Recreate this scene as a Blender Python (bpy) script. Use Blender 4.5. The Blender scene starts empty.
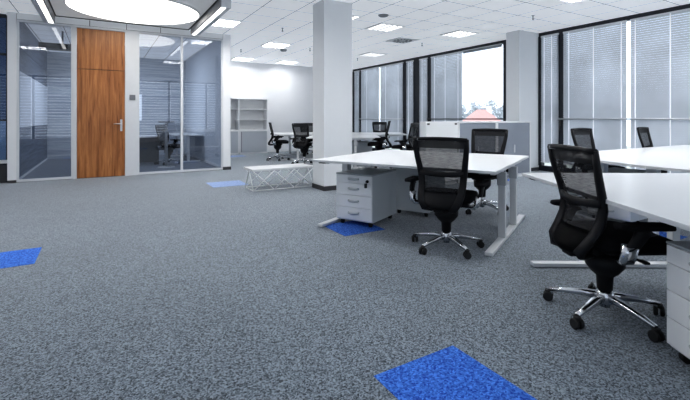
import bpy, bmesh, math, random
from mathutils import Vector, Matrix
random.seed(4)
PI = math.pi
COL = bpy.context.scene.collection
TH = math.radians(30.6)
CT, ST = math.cos(TH), math.sin(TH)

def Wd(X, Y):
    """metres right of / ahead of the camera -> building axes"""
    return (X * CT + Y * ST, -X * ST + Y * CT)

def yaw(heading):
    """clockwise heading from the viewing direction (deg) -> z rotation of a thing whose front is +Y"""
    return -math.radians(heading + 30.6)

# ------------------------------------------------------------------ materials
def mat(name, rgb, rough=0.5, metal=0.0, var=0.04, scale=12.0, spec=0.5, emit=0.0, ecol=None):
    m = bpy.data.materials.new(name); m.use_nodes = True
    nt = m.node_tree; b = nt.nodes['Principled BSDF']
    tc = nt.nodes.new('ShaderNodeTexCoord'); n = nt.nodes.new('ShaderNodeTexNoise')
    n.inputs['Scale'].default_value = scale; n.inputs['Detail'].default_value = 3
    nt.links.new(tc.outputs['Object'], n.inputs['Vector'])
    mx = nt.nodes.new('ShaderNodeMixRGB')
    mx.inputs[1].default_value = (*[c * (1 - var) for c in rgb], 1)
    mx.inputs[2].default_value = (*[min(1, c * (1 + var)) for c in rgb], 1)
    nt.links.new(n.outputs['Fac'], mx.inputs[0])
    nt.links.new(mx.outputs[0], b.inputs['Base Color'])
    b.inputs['Roughness'].default_value = rough; b.inputs['Metallic'].default_value = metal
    b.inputs['Specular IOR Level'].default_value = spec
    if emit:
        b.inputs['Emission Color'].default_value = (*(ecol or rgb), 1)
        b.inputs['Emission Strength'].default_value = emit
    return m

def carpet(name, dark, light, scale=150, sheen=.55):
    m = bpy.data.materials.new(name); m.use_nodes = True
    nt = m.node_tree; b = nt.nodes['Principled BSDF']; L = nt.links.new
    tc = nt.nodes.new('ShaderNodeTexCoord')
    v = nt.nodes.new('ShaderNodeTexVoronoi'); v.inputs['Scale'].default_value = scale
    n1 = nt.nodes.new('ShaderNodeTexNoise'); n1.inputs['Scale'].default_value = scale * .45; n1.inputs['Detail'].default_value = 2
    n2 = nt.nodes.new('ShaderNodeTexNoise'); n2.inputs['Scale'].default_value = 1.3; n2.inputs['Detail'].default_value = 3
    for q in (v, n1, n2): L(tc.outputs['Object'], q.inputs['Vector'])
    sp = nt.nodes.new('ShaderNodeSeparateColor'); L(v.outputs['Color'], sp.inputs[0])
    mm = nt.nodes.new('ShaderNodeMath'); mm.operation = 'MULTIPLY_ADD'; mm.inputs[1].default_value = .62
    L(sp.outputs[0], mm.inputs[0])
    ms = nt.nodes.new('ShaderNodeMath'); ms.operation = 'MULTIPLY'; ms.inputs[1].default_value = .38
    L(n1.outputs['Fac'], ms.inputs[0]); L(ms.outputs[0], mm.inputs[2])
    r = nt.nodes.new('ShaderNodeValToRGB')
    r.color_ramp.elements[0].position = 0.20; r.color_ramp.elements[1].position = 0.82
    r.color_ramp.elements[0].color = (*dark, 1); r.color_ramp.elements[1].color = (*light, 1)
    L(mm.outputs[0], r.inputs['Fac'])
    mx = nt.nodes.new('ShaderNodeMixRGB'); mx.blend_type = 'MULTIPLY'; mx.inputs[0].default_value = 0.25
    L(r.outputs[0], mx.inputs[1]); L(n2.outputs['Fac'], mx.inputs[2])
    L(mx.outputs[0], b.inputs['Base Color'])
    b.inputs['Roughness'].default_value = 0.9; b.inputs['Specular IOR Level'].default_value = 0.25
    b.inputs['Sheen Weight'].default_value = sheen; b.inputs['Sheen Roughness'].default_value = 0.4
    return m

def glass(name, tint, ior=1.7, rough=0.0):
    m = bpy.data.materials.new(name); m.use_nodes = True
    nt = m.node_tree; nt.nodes.clear(); L = nt.links.new
    o = nt.nodes.new('ShaderNodeOutputMaterial'); t = nt.nodes.new('ShaderNodeBsdfTransparent')
    g = nt.nodes.new('ShaderNodeBsdfGlossy'); lw = nt.nodes.new('ShaderNodeLayerWeight'); pw = nt.nodes.new('ShaderNodeMath'); f = nt.nodes.new('ShaderNodeMapRange'); x = nt.nodes.new('ShaderNodeMixShader')
    t.inputs['Color'].default_value = (*tint, 1); g.inputs['Roughness'].default_value = rough
    pw.operation = 'POWER'; pw.inputs[1].default_value = 4.0; lw.inputs['Blend'].default_value = .5
    r0 = ((ior - 1) / (ior + 1)) ** 2
    f.inputs['To Min'].default_value = r0; f.inputs['To Max'].default_value = 0.9
    L(lw.outputs['Facing'], pw.inputs[0]); L(pw.outputs[0], f.inputs['Value'])
    L(f.outputs[0], x.inputs[0]); L(t.outputs[0], x.inputs[1]); L(g.outputs[0], x.inputs[2]); L(x.outputs[0], o.inputs['Surface'])
    return m

def mesh_weave(name, rgb, opacity):
    m = bpy.data.materials.new(name); m.use_nodes = True
    nt = m.node_tree; b = nt.nodes['Principled BSDF']; L = nt.links.new
    b.inputs['Roughness'].default_value = 0.7
    b.inputs['Base Color'].default_value = (*rgb, 1)
    t = nt.nodes.new('ShaderNodeBsdfTransparent'); x = nt.nodes.new('ShaderNodeMixShader')
    tc = nt.nodes.new('ShaderNodeTexCoord'); w = nt.nodes.new('ShaderNodeTexNoise'); w.inputs['Scale'].default_value = 60
    mp = nt.nodes.new('ShaderNodeMapping'); mp.inputs['Scale'].default_value = (0.3, 1, 2.5)
    L(tc.outputs['Object'], mp.inputs[0]); L(mp.outputs[0], w.inputs['Vector'])
    mr = nt.nodes.new('ShaderNodeMapRange'); mr.inputs['To Min'].default_value = opacity - 0.15; mr.inputs['To Max'].default_value = opacity + 0.15
    L(w.outputs['Fac'], mr.inputs['Value']); L(mr.outputs[0], x.inputs[0])
    L(t.outputs[0], x.inputs[1]); L(b.outputs[0], x.inputs[2]); L(x.outputs[0], nt.nodes['Material Output'].inputs['Surface'])
    return m

def slat_mat(name, rgb, tr):
    m = bpy.data.materials.new(name); m.use_nodes = True
    nt = m.node_tree; nt.nodes.clear(); L = nt.links.new
    o = nt.nodes.new('ShaderNodeOutputMaterial'); d = nt.nodes.new('ShaderNodeBsdfDiffuse'); t = nt.nodes.new('ShaderNodeBsdfTranslucent')
    x = nt.nodes.new('ShaderNodeMixShader'); x.inputs[0].default_value = tr
    tc = nt.nodes.new('ShaderNodeTexCoord'); n = nt.nodes.new('ShaderNodeTexNoise'); n.inputs['Scale'].default_value = 1.1
    L(tc.outputs['Object'], n.inputs['Vector'])
    r = nt.nodes.new('ShaderNodeValToRGB')
    r.color_ramp.elements[0].color = (*[c * 0.85 for c in rgb], 1); r.color_ramp.elements[1].color = (*[min(1, c * 1.12) for c in rgb], 1)
    r.color_ramp.elements[0].position = .35; r.color_ramp.elements[1].position = .65
    L(n.outputs['Fac'], r.inputs['Fac']); L(r.outputs[0], d.inputs['Color']); L(r.outputs[0], t.inputs['Color'])
    L(d.outputs[0], x.inputs[1]); L(t.outputs[0], x.inputs[2]); L(x.outputs[0], o.inputs['Surface'])
    return m

def ceiling_mat():
    m = bpy.data.materials.new('ceiling_tiles'); m.use_nodes = True
    nt = m.node_tree; b = nt.nodes['Principled BSDF']; L = nt.links.new
    tc = nt.nodes.new('ShaderNodeTexCoord'); mp = nt.nodes.new('ShaderNodeMapping')
    mp.inputs['Location'].default_value = (-(2.43 % 0.625), -(8.19 % 0.625), 0)
    L(tc.outputs['Object'], mp.inputs[0])
    br = nt.nodes.new('ShaderNodeTexBrick'); br.offset = 0; br.squash = 1
    br.inputs['Scale'].default_value = 1; br.inputs['Brick Width'].default_value = 0.625; br.inputs['Row Height'].default_value = 0.625
    br.inputs['Mortar Size'].default_value = 0.008; br.inputs['Mortar Smooth'].default_value = 0.1
    br.inputs['Color1'].default_value = (.80, .82, .845, 1); br.inputs['Color2'].default_value = (.77, .79, .82, 1)
    br.inputs['Mortar'].default_value = (.22, .23, .25, 1)
    L(mp.outputs[0], br.inputs['Vector']); L(br.outputs['Color'], b.inputs['Base Color'])
    b.inputs['Roughness'].default_value = 0.85; b.inputs['Specular IOR Level'].default_value = 0.2
    L(br.outputs['Color'], b.inputs['Emission Color']); b.inputs['Emission Strength'].default_value = .35  # whole ceiling glows faintly as added ambient fill
    return m

def wood_mat():
    m = bpy.data.materials.new('walnut_veneer'); m.use_nodes = True
    nt = m.node_tree; b = nt.nodes['Principled BSDF']; L = nt.links.new
    tc = nt.nodes.new('ShaderNodeTexCoord'); mp = nt.nodes.new('ShaderNodeMapping'); mp.inputs['Scale'].default_value = (9, 9, 0.55)
    L(tc.outputs['Object'], mp.inputs[0])
    n = nt.nodes.new('ShaderNodeTexNoise'); n.inputs['Scale'].default_value = 2.2; n.inputs['Detail'].default_value = 8; n.inputs['Roughness'].default_value = .65
    n.inputs['Distortion'].default_value = .6
    L(mp.outputs[0], n.inputs['Vector'])
    r = nt.nodes.new('ShaderNodeValToRGB'); e = r.color_ramp.elements
    e[0].position = .30; e[0].color = (.15, .045, .010, 1); e[1].position = .72; e[1].color = (.56, .25, .085, 1)
    k = e.new(.5); k.color = (.36, .14, .042, 1)
    L(n.outputs['Fac'], r.inputs['Fac']); L(r.outputs[0], b.inputs['Base Color'])
    b.inputs['Roughness'].default_value = .35
    return m

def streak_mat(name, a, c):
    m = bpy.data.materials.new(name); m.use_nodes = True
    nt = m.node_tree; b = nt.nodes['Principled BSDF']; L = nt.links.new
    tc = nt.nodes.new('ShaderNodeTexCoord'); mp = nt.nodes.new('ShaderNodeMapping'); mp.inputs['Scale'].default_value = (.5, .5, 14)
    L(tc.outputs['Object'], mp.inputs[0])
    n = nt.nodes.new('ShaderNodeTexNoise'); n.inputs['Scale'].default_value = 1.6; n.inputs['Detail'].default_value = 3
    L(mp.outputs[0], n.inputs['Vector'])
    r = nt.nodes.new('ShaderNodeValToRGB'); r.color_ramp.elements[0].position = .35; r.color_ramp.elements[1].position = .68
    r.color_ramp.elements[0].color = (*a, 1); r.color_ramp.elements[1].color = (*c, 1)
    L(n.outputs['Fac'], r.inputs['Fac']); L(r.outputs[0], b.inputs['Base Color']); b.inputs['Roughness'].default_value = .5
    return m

M = dict(
    carpet=carpet('grey_carpet', (.012, .020, .030), (.36, .425, .49), 150),
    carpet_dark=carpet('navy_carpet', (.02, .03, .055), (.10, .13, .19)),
    carpet_blue=carpet('blue_carpet', (.008, .06, .42), (.11, .33, .95), 120, .05),
    carpet_sheen=carpet('blue_carpet_sheen', (.16, .25, .48), (.40, .52, .80), 120, .2),  # grazing sheen of the blue tiles put into a paler colour
    ceiling=ceiling_mat(),
    wall=mat('white_wall_paint', (.82, .83, .85), .7, var=.015),
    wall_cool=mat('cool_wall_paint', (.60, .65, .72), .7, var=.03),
    pillar=mat('pillar_paint', (.74, .76, .78), .7, var=.015),
    header=mat('grey_metal_panel', (.70, .72, .74), .45, var=.03, emit=.06),  # faint glow added, though the panel is no lamp
    coffer=mat('coffer_grey', (.70, .71, .72), .6, var=.03, emit=.2),  # glow added to lift the panel around the round light
    frame_light=mat('silver_partition_frame', (.66, .68, .71), .4, var=.03),
    joint=mat('dark_joint', (.05, .05, .055), .6),
    wood=wood_mat(),
    steel=mat('brushed_steel', (.62, .63, .65), .3, 1.0),
    chrome=mat('polished_aluminium', (.72, .73, .75), .14, 1.0),
    black_frame=mat('black_window_frame', (.010, .013, .022), .45),
    glass_part=glass('partition_glass', (.80, .835, .885), 1.9),
    glass_win=glass('window_glass', (.95, .97, 1), 1.45),
    glass_dark=glass('dark_glass', (.50, .62, .78), 1.6),
    desk=mat('white_desk_laminate', (.69, .70, .71), .28, var=.012, spec=.5),
    desk_leg=mat('white_powder_coat', (.72, .735, .75), .4, var=.02),
    leg_sleeve=mat('grey_powder_coat', (.52, .54, .56), .4, var=.02),
    ped=mat('pedestal_white', (.86, .87, .88), .4, var=.015),
    ped_side=mat('pedestal_grey_white', (.68, .71, .73), .45, var=.015),
    ped_top=mat('pedestal_top_grey', (.42, .45, .47), .4, var=.02),
    tambour=mat('grey_tambour', (.29, .32, .37), .5, var=.03),
    tambour_pale=mat('pale_grey_tambour', (.50, .53, .57), .5, var=.03),
    cab_white=mat('cabinet_white', (.80, .81, .82), .45, var=.012),
    black=mat('black_plastic', (.006, .006, .008), .5, var=.1, spec=.3),
    black_soft=mat('black_fabric', (.006, .006, .008), .9, var=.2, scale=200, spec=.2),
    rubber=mat('black_rubber', (.014, .014, .015), .6),
    weave=mesh_weave('black_mesh_fabric', (.006, .006, .009), .80),
    weave_dense=mesh_weave('black_double_mesh', (.004, .004, .006), .97),
    slat=slat_mat('blind_slats', (.53, .56, .61), .30),
    slat_near=slat_mat('near_blind_slats', (.50, .56, .66), .4),
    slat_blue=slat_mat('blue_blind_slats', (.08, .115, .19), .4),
    slat_rail=mat('blind_rail', (.70, .72, .75), .4),
    cord=mat('blind_cord_white', (.86, .87, .9), .6, emit=.25, ecol=(.8, .86, 1)),  # slight glow added, imitating daylight through the tape
    lamp=mat('luminaire_glow', (1, 1, 1), .5, emit=46, ecol=(1, .985, .97)),
    lamp_mid=mat('luminaire_mid_glow', (1, 1, 1), .5, emit=20, ecol=(1, .99, .98)),
    lamp_dim=mat('luminaire_dim_glow', (1, 1, 1), .5, emit=2.2, ecol=(1, .99, .98)),
    disc=mat('luminous_ceiling_fabric', (1, .97, .92), .6, emit=3.0, ecol=(1, .955, .88)),
    strip=mat('light_strip_glow', (1, 1, 1), .5, emit=3.2, ecol=(1, .97, .93)),
    louver=mat('louver_white', (.70, .71, .73), .35),
    grey_dev=mat('grey_device', (.28, .29, .31), .5),
    pale_band=mat('white_wall_band', (.74, .78, .84), .5, var=.03),
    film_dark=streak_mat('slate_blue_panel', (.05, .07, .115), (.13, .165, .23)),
    streak=streak_mat('blind_reflection_streaks', (.36, .40, .46), (.64, .68, .73)),  # streaks imitate window blinds mirrored in the partition glass
    roof=mat('red_roof_tiles', (.60, .33, .30), .8, var=.12, scale=3),  # red paled to carry haze and overexposure
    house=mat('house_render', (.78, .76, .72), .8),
    leaf=mat('hazy_foliage', (.47, .50, .53), .9, var=.3, scale=1.5),  # outdoor haze and glare put into the pale leaf colour
    bark=mat('hazy_bark', (.60, .60, .61), .9, var=.2),  # bark paled by the same painted haze
    grass=mat('outdoor_ground', (.42, .45, .40), .9, var=.2, scale=.3),
    plate=mat('grey_sign_plate', (.17, .18, .20), .4),
    key=mat('lock_black', (.015, .015, .017), .4),
    paleplate=mat('pale_label', (.45, .46, .47), .5),
    reflection_glow=mat('window_reflection_glow', (.85, .9, .95), .4, emit=.35, ecol=(.9, .95, 1)),  # glowing white imitates a bright window mirrored in the glass
)

# ------------------------------------------------------------------ mesh helpers
def bm_new(): return bmesh.new()

def box(bm, x0, x1, y0, y1, z0, z1, bevel=0.0, mtx=None):
    vs = [bm.verts.new(v) for v in ((x0, y0, z0), (x1, y0, z0), (x1, y1, z0), (x0, y1, z0), (x0, y0, z1), (x1, y0, z1), (x1, y1, z1), (x0, y1, z1))]
    fs = [bm.faces.new([vs[i] for i in f]) for f in ((0, 3, 2, 1), (4, 5, 6, 7), (0, 1, 5, 4), (1, 2, 6, 5), (2, 3, 7, 6), (3, 0, 4, 7))]
    if bevel:
        es = list({e for f in fs for e in f.edges})
        r = bmesh.ops.bevel(bm, geom=es, offset=bevel, segments=2, profile=.6, affect='EDGES')
        vs = list({v for f in r['faces'] for v in f.verts} | {v for v in vs if v.is_valid})
    if mtx is not None:
        for v in vs: v.co = mtx @ v.co
    return vs

def tube(bm, pts, r, n=10, caps=True):
    """round bar along pts; r is a number or a list"""
    pts = [Vector(p) for p in pts]
    rr = r if isinstance(r, (list, tuple)) else [r] * len(pts)
    rings = []; ref = None
    for i, p in enumerate(pts):
        t = ((pts[min(i + 1, len(pts) - 1)] - pts[max(i - 1, 0)])).normalized()
        if ref is None:
            ref = Vector((0, 0, 1)) if abs(t.z) < .9 else Vector((1, 0, 0))
        u = t.cross(ref).normalized(); w = u.cross(t).normalized(); ref = w
        rings.append([bm.verts.new(p + (u * math.cos(2 * PI * k / n) + w * math.sin(2 * PI * k / n)) * rr[i]) for k in range(n)])
    for a, b in zip(rings, rings[1:]):
        for k in range(n):
            f = bm.faces.new((a[k], a[(k + 1) % n], b[(k + 1) % n], b[k])); f.smooth = True
    if caps:
        bm.faces.new(rings[0][::-1]); bm.faces.new(rings[-1])

def ribbon(bm, pts, width, thick, side=(1, 0, 0)):
    """flat bar along pts; width along `side`, thickness across"""
    pts = [Vector(p) for p in pts]; s0 = Vector(side).normalized(); rings = []
    for i, p in enumerate(pts):
        w = width[i] if isinstance(width, (list, tuple)) else width
        h = thick[i] if isinstance(thick, (list, tuple)) else thick
        t = (pts[min(i + 1, len(pts) - 1)] - pts[max(i - 1, 0)]).normalized()
        s = (s0 - t * s0.dot(t)).normalized(); n = t.cross(s).normalized()
        c = .3
        prof = [(-1, -1 + 2 * c), (-1 + c * .8, -1), (1 - c * .8, -1), (1, -1 + 2 * c), (1, 1 - 2 * c), (1 - c * .8, 1), (-1 + c * .8, 1), (-1, 1 - 2 * c)]
        rings.append([bm.verts.new(p + s * (a * w / 2) + n * (b * h / 2)) for a, b in prof])
    k = 8
    for a, b in zip(rings, rings[1:]):
        for j in range(k):
            f = bm.faces.new((a[j], a[(j + 1) % k], b[(j + 1) % k], b[j])); f.smooth = True
    bm.faces.new(rings[0][::-1]); bm.faces.new(rings[-1])

def lathe(bm, prof, n=24, cx=0, cy=0):
    rings = []
    for r, z in prof:
        rings.append([bm.verts.new((cx + r * math.cos(2 * PI * k / n), cy + r * math.sin(2 * PI * k / n), z)) for k in range(n)])
    for a, b in zip(rings, rings[1:]):
        for k in range(n):
            f = bm.faces.new((a[k], a[(k + 1) % n], b[(k + 1) % n], b[k])); f.smooth = True
    bm.faces.new(rings[0][::-1]); bm.faces.new(rings[-1])

def prism(bm, poly, z0, z1, bevel=0):
    b = [bm.verts.new((x, y, z0)) for x, y in poly]; t = [bm.verts.new((x, y, z1)) for x, y in poly]
    n = len(poly)
    fs = [bm.faces.new(b[::-1]), bm.faces.new(t)]
    for i in range(n): fs.append(bm.faces.new((b[i], b[(i + 1) % n], t[(i + 1) % n], t[i])))
    if bevel:
        bmesh.ops.bevel(bm, geom=list({e for e in fs[1].edges}), offset=bevel, segments=2, affect='EDGES')

def cushion(bm, w, d, h, cy, cz, nu=28, droop=0.03):
    """rounded pad: superellipse plan, soft edges, front edge dropping"""
    prof = [(.90, -.5), (.97, -.42), (1, -.1), (.985, .25), (.94, .42), (.80, .5), (.45, .53)]
    rings = []
    for s, z in prof:
        ring = []
        for k in range(nu):
            a = 2 * PI * k / nu; c, q = math.cos(a), math.sin(a)
            x = math.copysign(abs(c) ** .45, c) * w / 2 * s; y = math.copysign(abs(q) ** .45, q) * d / 2 * s
            dz = -droop * max(0, y / (d / 2) - .3) ** 2 * 2
            ring.append(bm.verts.new((x, cy + y, cz + z * h + dz)))
        rings.append(ring)
    for a, b in zip(rings, rings[1:]):
        for k in range(nu):
            f = bm.faces.new((a[k], a[(k + 1) % nu], b[(k + 1) % nu], b[k])); f.smooth = True
    bm.faces.new(rings[0][::-1]); f = bm.faces.new(rings[-1]); f.smooth = True

def sheet(bm, rows, thick=0.0, smooth=True):
    g = [[bm.verts.new(p) for p in r] for r in rows]
    for a, b in zip(g, g[1:]):
        for k in range(len(a) - 1):
            f = bm.faces.new((a[k], a[k + 1], b[k + 1], b[k])); f.smooth = smooth
    return g

def obj(name, bm, m, parent=None):
    me = bpy.data.meshes.new(name)
    bmesh.ops.recalc_face_normals(bm, faces=bm.faces[:])
    bm.to_mesh(me); bm.free(); me.materials.append(m)
    o = bpy.data.objects.new(name, me); COL.objects.link(o)
    if parent: o.parent = parent
    return o

def tag(o, label, cat, group=None):
    o['label'] = label; o['category'] = cat
    if group: o['group'] = group
    return o

def thing(name, label, cat, loc=(0, 0, 0), rz=0.0, group=None):
    o = bpy.data.objects.new(name, None); COL.objects.link(o)
    o.empty_display_size = .1
    o.location = loc; o.rotation_euler = (0, 0, rz)
    return tag(o, label, cat, group)

def struct(name, bm, m, parent=None):
    o = obj(name, bm, m, parent)
    if parent is None: o['kind'] = 'structure'
    return o

def sbox(name, m, *a, parent=None, bevel=0):
    b = bm_new(); box(b, *a, bevel=bevel); return struct(name, b, m, parent)

def copy_tree(o, parent=None):
    c = o.copy(); COL.objects.link(c)
    if parent is not None: c.parent = parent
    for ch in o.children: copy_tree(ch, c)
    return c

def place(proto, loc, rz, label, first, group=None):
    o = proto if first else copy_tree(proto)
    o.location = loc; o.rotation_euler = (0, 0, rz); o['label'] = label
    if group: o['group'] = group
    return o

# ------------------------------------------------------------------ room shell
ZC = 3.15; XW = 8.65; YB = 14.05; YP = 9.72
XL, YN = -4.5, -3.5
sbox('floor', M['carpet'], XL, XW + .2, YN, YB + .9, -.12, 0)
sbox('ceiling', M['ceiling'], XL, XW + .2, YN, YB + .9, ZC, ZC + .12)
sbox('wall_back', M['wall'], 2.58, XW + .2, YB, YB + .15, 0, ZC)
sbox('wall_left', M['wall'], XL - .15, XL, YN, YB + .9, 0, ZC)
sbox('baseboard_back', M['cab_white'], 2.60, XW - .1, YB - .015, YB, 0, .08)
sbox('wall_near', M['wall'], XL, XW + .2, YN - .15, YN, 0, .3)
t = bpy.data.objects.new('window_6', None); COL.objects.link(t); t['kind'] = 'structure'
b = bm_new()
for k in range(8):
    x = XL + k * (XW - XL) / 7; box(b, x - .05, x + .05, YN - .12, YN - .04, .3, ZC)
box(b, XL, XW, YN - .12, YN - .04, ZC - .08, ZC)
obj('window_frame', b, M['black_frame'], t)
for k in range(7):
    x0 = XL + k * (XW - XL) / 7 + .07; x1 = XL + (k + 1) * (XW - XL) / 7 - .07
    b = bm_new(); z = .36
    while z < ZC - .1:
        v = [b.verts.new(p) for p in ((x0, YN - .03, z - .045), (x1, YN - .03, z - .045), (x1, YN + .01, z + .055), (x0, YN + .01, z + .055))]
        b.faces.new(v); z += .13
    obj('blind_slats', b, M['slat_near'], t)
# pillars
sbox('pillar_1', M['pillar'], 3.14, 3.68, 5.985, 6.40, 0, ZC)
sbox('baseboard_pillar', M['joint'], 3.13, 3.69, 5.975, 6.41, 0, .075)
sbox('pillar_2', M['pillar'], 7.95, XW, 5.88, 6.22, 0, ZC)
sbox('baseboard_column', M['joint'], 7.94, XW, 5.87, 6.23, 0, .075)

# ------------------------------------------------------------------ meeting room behind the partition
YI = 14.75
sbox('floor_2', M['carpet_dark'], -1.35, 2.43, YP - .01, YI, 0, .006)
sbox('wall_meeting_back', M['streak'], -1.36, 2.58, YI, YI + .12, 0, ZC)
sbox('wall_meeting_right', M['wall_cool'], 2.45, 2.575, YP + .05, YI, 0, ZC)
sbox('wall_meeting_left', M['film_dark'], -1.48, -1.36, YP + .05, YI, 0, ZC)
sbox('trim_1', M['pale_band'], -1.358, -1.345, YP + .3, YI - .01, 1.02, 2.10)  # plain pale band along the left wall
sbox('baseboard_left', M['frame_light'], -1.36, -1.345, YP + .1, YI - .01, 0, .05)
sbox('baseboard_right', M['frame_light'], 2.435, 2.45, YP + .1, YI - .01, 0, .06)
# end of the partition wall
sbox('wall_end_right', M['wall'], 2.43, 2.60, YP - .07, YP + .06, .07, ZC)
sbox('baseboard_end', M['joint'], 2.43, 2.61, YP - .08, YP + .06, 0, .07)
sbox('wall_end_left', M['wall'], -1.485, -1.355, YP - .07, YP + .06, .05, ZC)
sbox('trim_2', M['joint'], -1.485, -1.355, YP - .075, YP + .06, 0, .05)
# grey header over the partition, in panels
hx = [-1.355, -.20, .45, 1.10, 1.75, 2.43]
for i in range(5):
    sbox('trim_header_%d' % (i + 1), M['header'], hx[i] + .006, hx[i + 1] - .006, YP - .055, YP + .05, 3.035, ZC, bevel=.004)
sbox('trim_3', M['joint'], -1.35, 2.43, YP - .04, YP + .04, 3.03, ZC)

def glazed(name, x0, x1, mullions, fl=.035):
    t = bpy.data.objects.new(name, None); COL.objects.link(t); t['kind'] = 'structure'
    b = bm_new()
    box(b, x0, x0 + fl, YP - .04, YP + .04, .006, 3.03); box(b, x1 - fl, x1, YP - .04, YP + .04, .006, 3.03)
    box(b, x0 + fl, x1 - fl, YP - .04, YP + .04, 2.99, 3.03); box(b, x0 + fl, x1 - fl, YP - .04, YP + .04, .006, .05)
    obj('partition_frame', b, M['frame_light'], t)
    xs = [x0 + fl] + [q for m_ in mullions for q in (m_ - .025, m_ + .025)] + [x1 - fl]
    for m_ in mullions:
        b = bm_new(); box(b, m_ - .025, m_ + .025, YP - .035, YP + .035, .05, 2.99); obj('mullion', b, M['frame_light'], t)
    for i in range(0, len(xs), 2):
        b = bm_new(); box(b, xs[i], xs[i + 1], YP - .006, YP + .006, .05, 2.99); obj('pane', b, M['glass_part'], t)
glazed('window_1', -1.355, -.475, [])
glazed('window_2', .655, 2.43, [1.535])
# light panel beside the door with a sign plate
sbox('trim_4', M['frame_light'], .465, .655, YP - .045, YP + .045, 0, 3.03)
# the door
t = bpy.data.objects.new('door_1', None); COL.objects.link(t); t['kind'] = 'structure'; t.location = (0, YP, 0)
b = bm_new(); box(b, -.475, -.42, -.05, .05, 0, 3.03); box(b, .425, .465, -.05, .05, 0, 3.03); box(b, -.42, .425, -.05, .05, 2.985, 3.03)
obj('door_frame', b, M['frame_light'], t)
b = bm_new(); box(b, -.415, .42, -.03, .02, .008, 2.17, .003); obj('door_leaf', b, M['wood'], t)
b = bm_new(); box(b, -.415, .42, -.03, .02, 2.178, 2.98, .003); obj('door_overpanel', b, M['wood'], t)
b = bm_new()
box(b, .335, .375, -.038, -.03, .93, 1.17, .003)
tube(b, [(.355, -.03, 1.08), (.355, -.085, 1.08), (.345, -.09, 1.08), (.215, -.09, 1.08)], .011)
obj('door_handle', b, M['steel'], t)
b = bm_new(); tube(b, [(.355, -.03, .97), (.355, -.05, .97)], .018, 14); obj('door_lock', b, M['steel'], t)
b = bm_new(); box(b, -.415, .42, -.02, .02, 2.165, 2.183); obj('door_joint', b, M['joint'], t)
# sign plate
b = bm_new(); box(b, -.055, .055, -.006, .006, -.055, .055, .003)
o = obj('sign_plate', b, M['plate'], None); o.location = (.56, YP - .052, 1.63)
tag(o, 'small grey square sign plate on the pale panel right of the wooden door', 'sign')

# glazing to the left of the meeting room
t = bpy.data.objects.new('window_3', None); COL.objects.link(t); t['kind'] = 'structure'
b = bm_new()
for x in (-4.5, -3.0, -1.52): box(b, x, x + .05, 9.76, 9.84, 0, 3.1)
for z0, z1 in ((.33, .40), (1.14, 1.17), (2.36, 2.40), (3.06, 3.12)): box(b, -4.46, -1.52, 9.765, 9.835, z0, z1)
obj('window_frame', b, M['black_frame'], t)
b = bm_new(); box(b, -4.46, -1.5, 9.795, 9.805, .40, 3.06); obj('pane', b, M['glass_dark'], t)
b = bm_new(); box(b, -4.46, -1.5, 9.74, 9.80, .36, .42); obj('sill', b, M['cab_white'], t)
sbox('wall_sill_left', M['joint'], -4.5, -1.49, 9.78, 9.86, 0, .33)
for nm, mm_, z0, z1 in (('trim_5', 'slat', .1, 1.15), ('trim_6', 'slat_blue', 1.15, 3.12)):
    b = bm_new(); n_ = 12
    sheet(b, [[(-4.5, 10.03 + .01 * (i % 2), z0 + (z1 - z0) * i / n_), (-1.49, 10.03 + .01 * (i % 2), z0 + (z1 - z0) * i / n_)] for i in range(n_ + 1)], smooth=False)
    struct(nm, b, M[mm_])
# ------------------------------------------------------------------ coffer with the round light
t = thing('ceiling_coffer', 'grey rectangular ceiling panel surrounding the big round light', 'ceiling panel', (0.45, 8.2, ZC))
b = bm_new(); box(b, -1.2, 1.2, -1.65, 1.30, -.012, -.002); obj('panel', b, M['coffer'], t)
b = bm_new()
for x in (-1.2, 1.185): box(b, x, x + .015, -1.65, 1.3, -.03, -.012)
for y in (-1.65, 1.285): box(b, -1.2, 1.2, y, y + .015, -.03, -.012)
obj('edge_trim', b, M['joint'], t)
t = thing('round_ceiling_light', 'huge round glowing white ceiling light above the wooden door', 'ceiling light', (.54, 8.22, ZC - .012))
b = bm_new(); lathe(b, [(1.05, -.028), (1.05, 0)], 96); o = obj('diffuser', b, M['disc'], t)
for p in o.data.polygons: p.use_smooth = False
b = bm_new()
n = 96
r0 = [b.verts.new((1.052 * math.cos(2 * PI * k / n), 1.052 * math.sin(2 * PI * k / n), -.034)) for k in range(n)]
r1 = [b.verts.new((1.075 * math.cos(2 * PI * k / n), 1.075 * math.sin(2 * PI * k / n), -.034)) for k in range(n)]
r2 = [b.verts.new((1.075 * math.cos(2 * PI * k / n), 1.075 * math.sin(2 * PI * k / n), 0)) for k in range(n)]
for k in range(n):
    b.faces.new((r0[k], r0[(k + 1) % n], r1[(k + 1) % n], r1[k])); b.faces.new((r1[k], r1[(k + 1) % n], r2[(k + 1) % n], r2[k]))
obj('rim', b, M['header'], t)

def beam(x0, x1, y0, y1, inner, label):
    t = thing('linear_ceiling_light', label, 'ceiling light', ((x0 + x1) / 2, (y0 + y1) / 2, ZC), 0, 'linear lights flanking the round light')
    w, d = (x1 - x0) / 2, (y1 - y0) / 2
    b = bm_new(); box(b, -w, w, -d, d, -.16, 0, .004); obj('housing', b, M['frame_light'], t)
    s = inner
    b = bm_new(); box(b, min(s * (w - .005), s * (w - .075)), max(s * (w - .005), s * (w - .075)), -d + .02, d - .02, -.166, -.158); obj('light_strip', b, M['strip'], t)
    b = bm_new(); box(b, min(s * w, s * (w + .02)), max(s * w, s * (w + .02)), -d, d, -.15, 0); obj('reflector', b, M['grey_dev'], t)
beam(-.93, -.77, 6.55, 9.5, 1, 'long white linear light left of the round ceiling light')
beam(1.67, 1.83, 6.75, 9.3, -1, 'long white linear light right of the round ceiling light')

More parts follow.
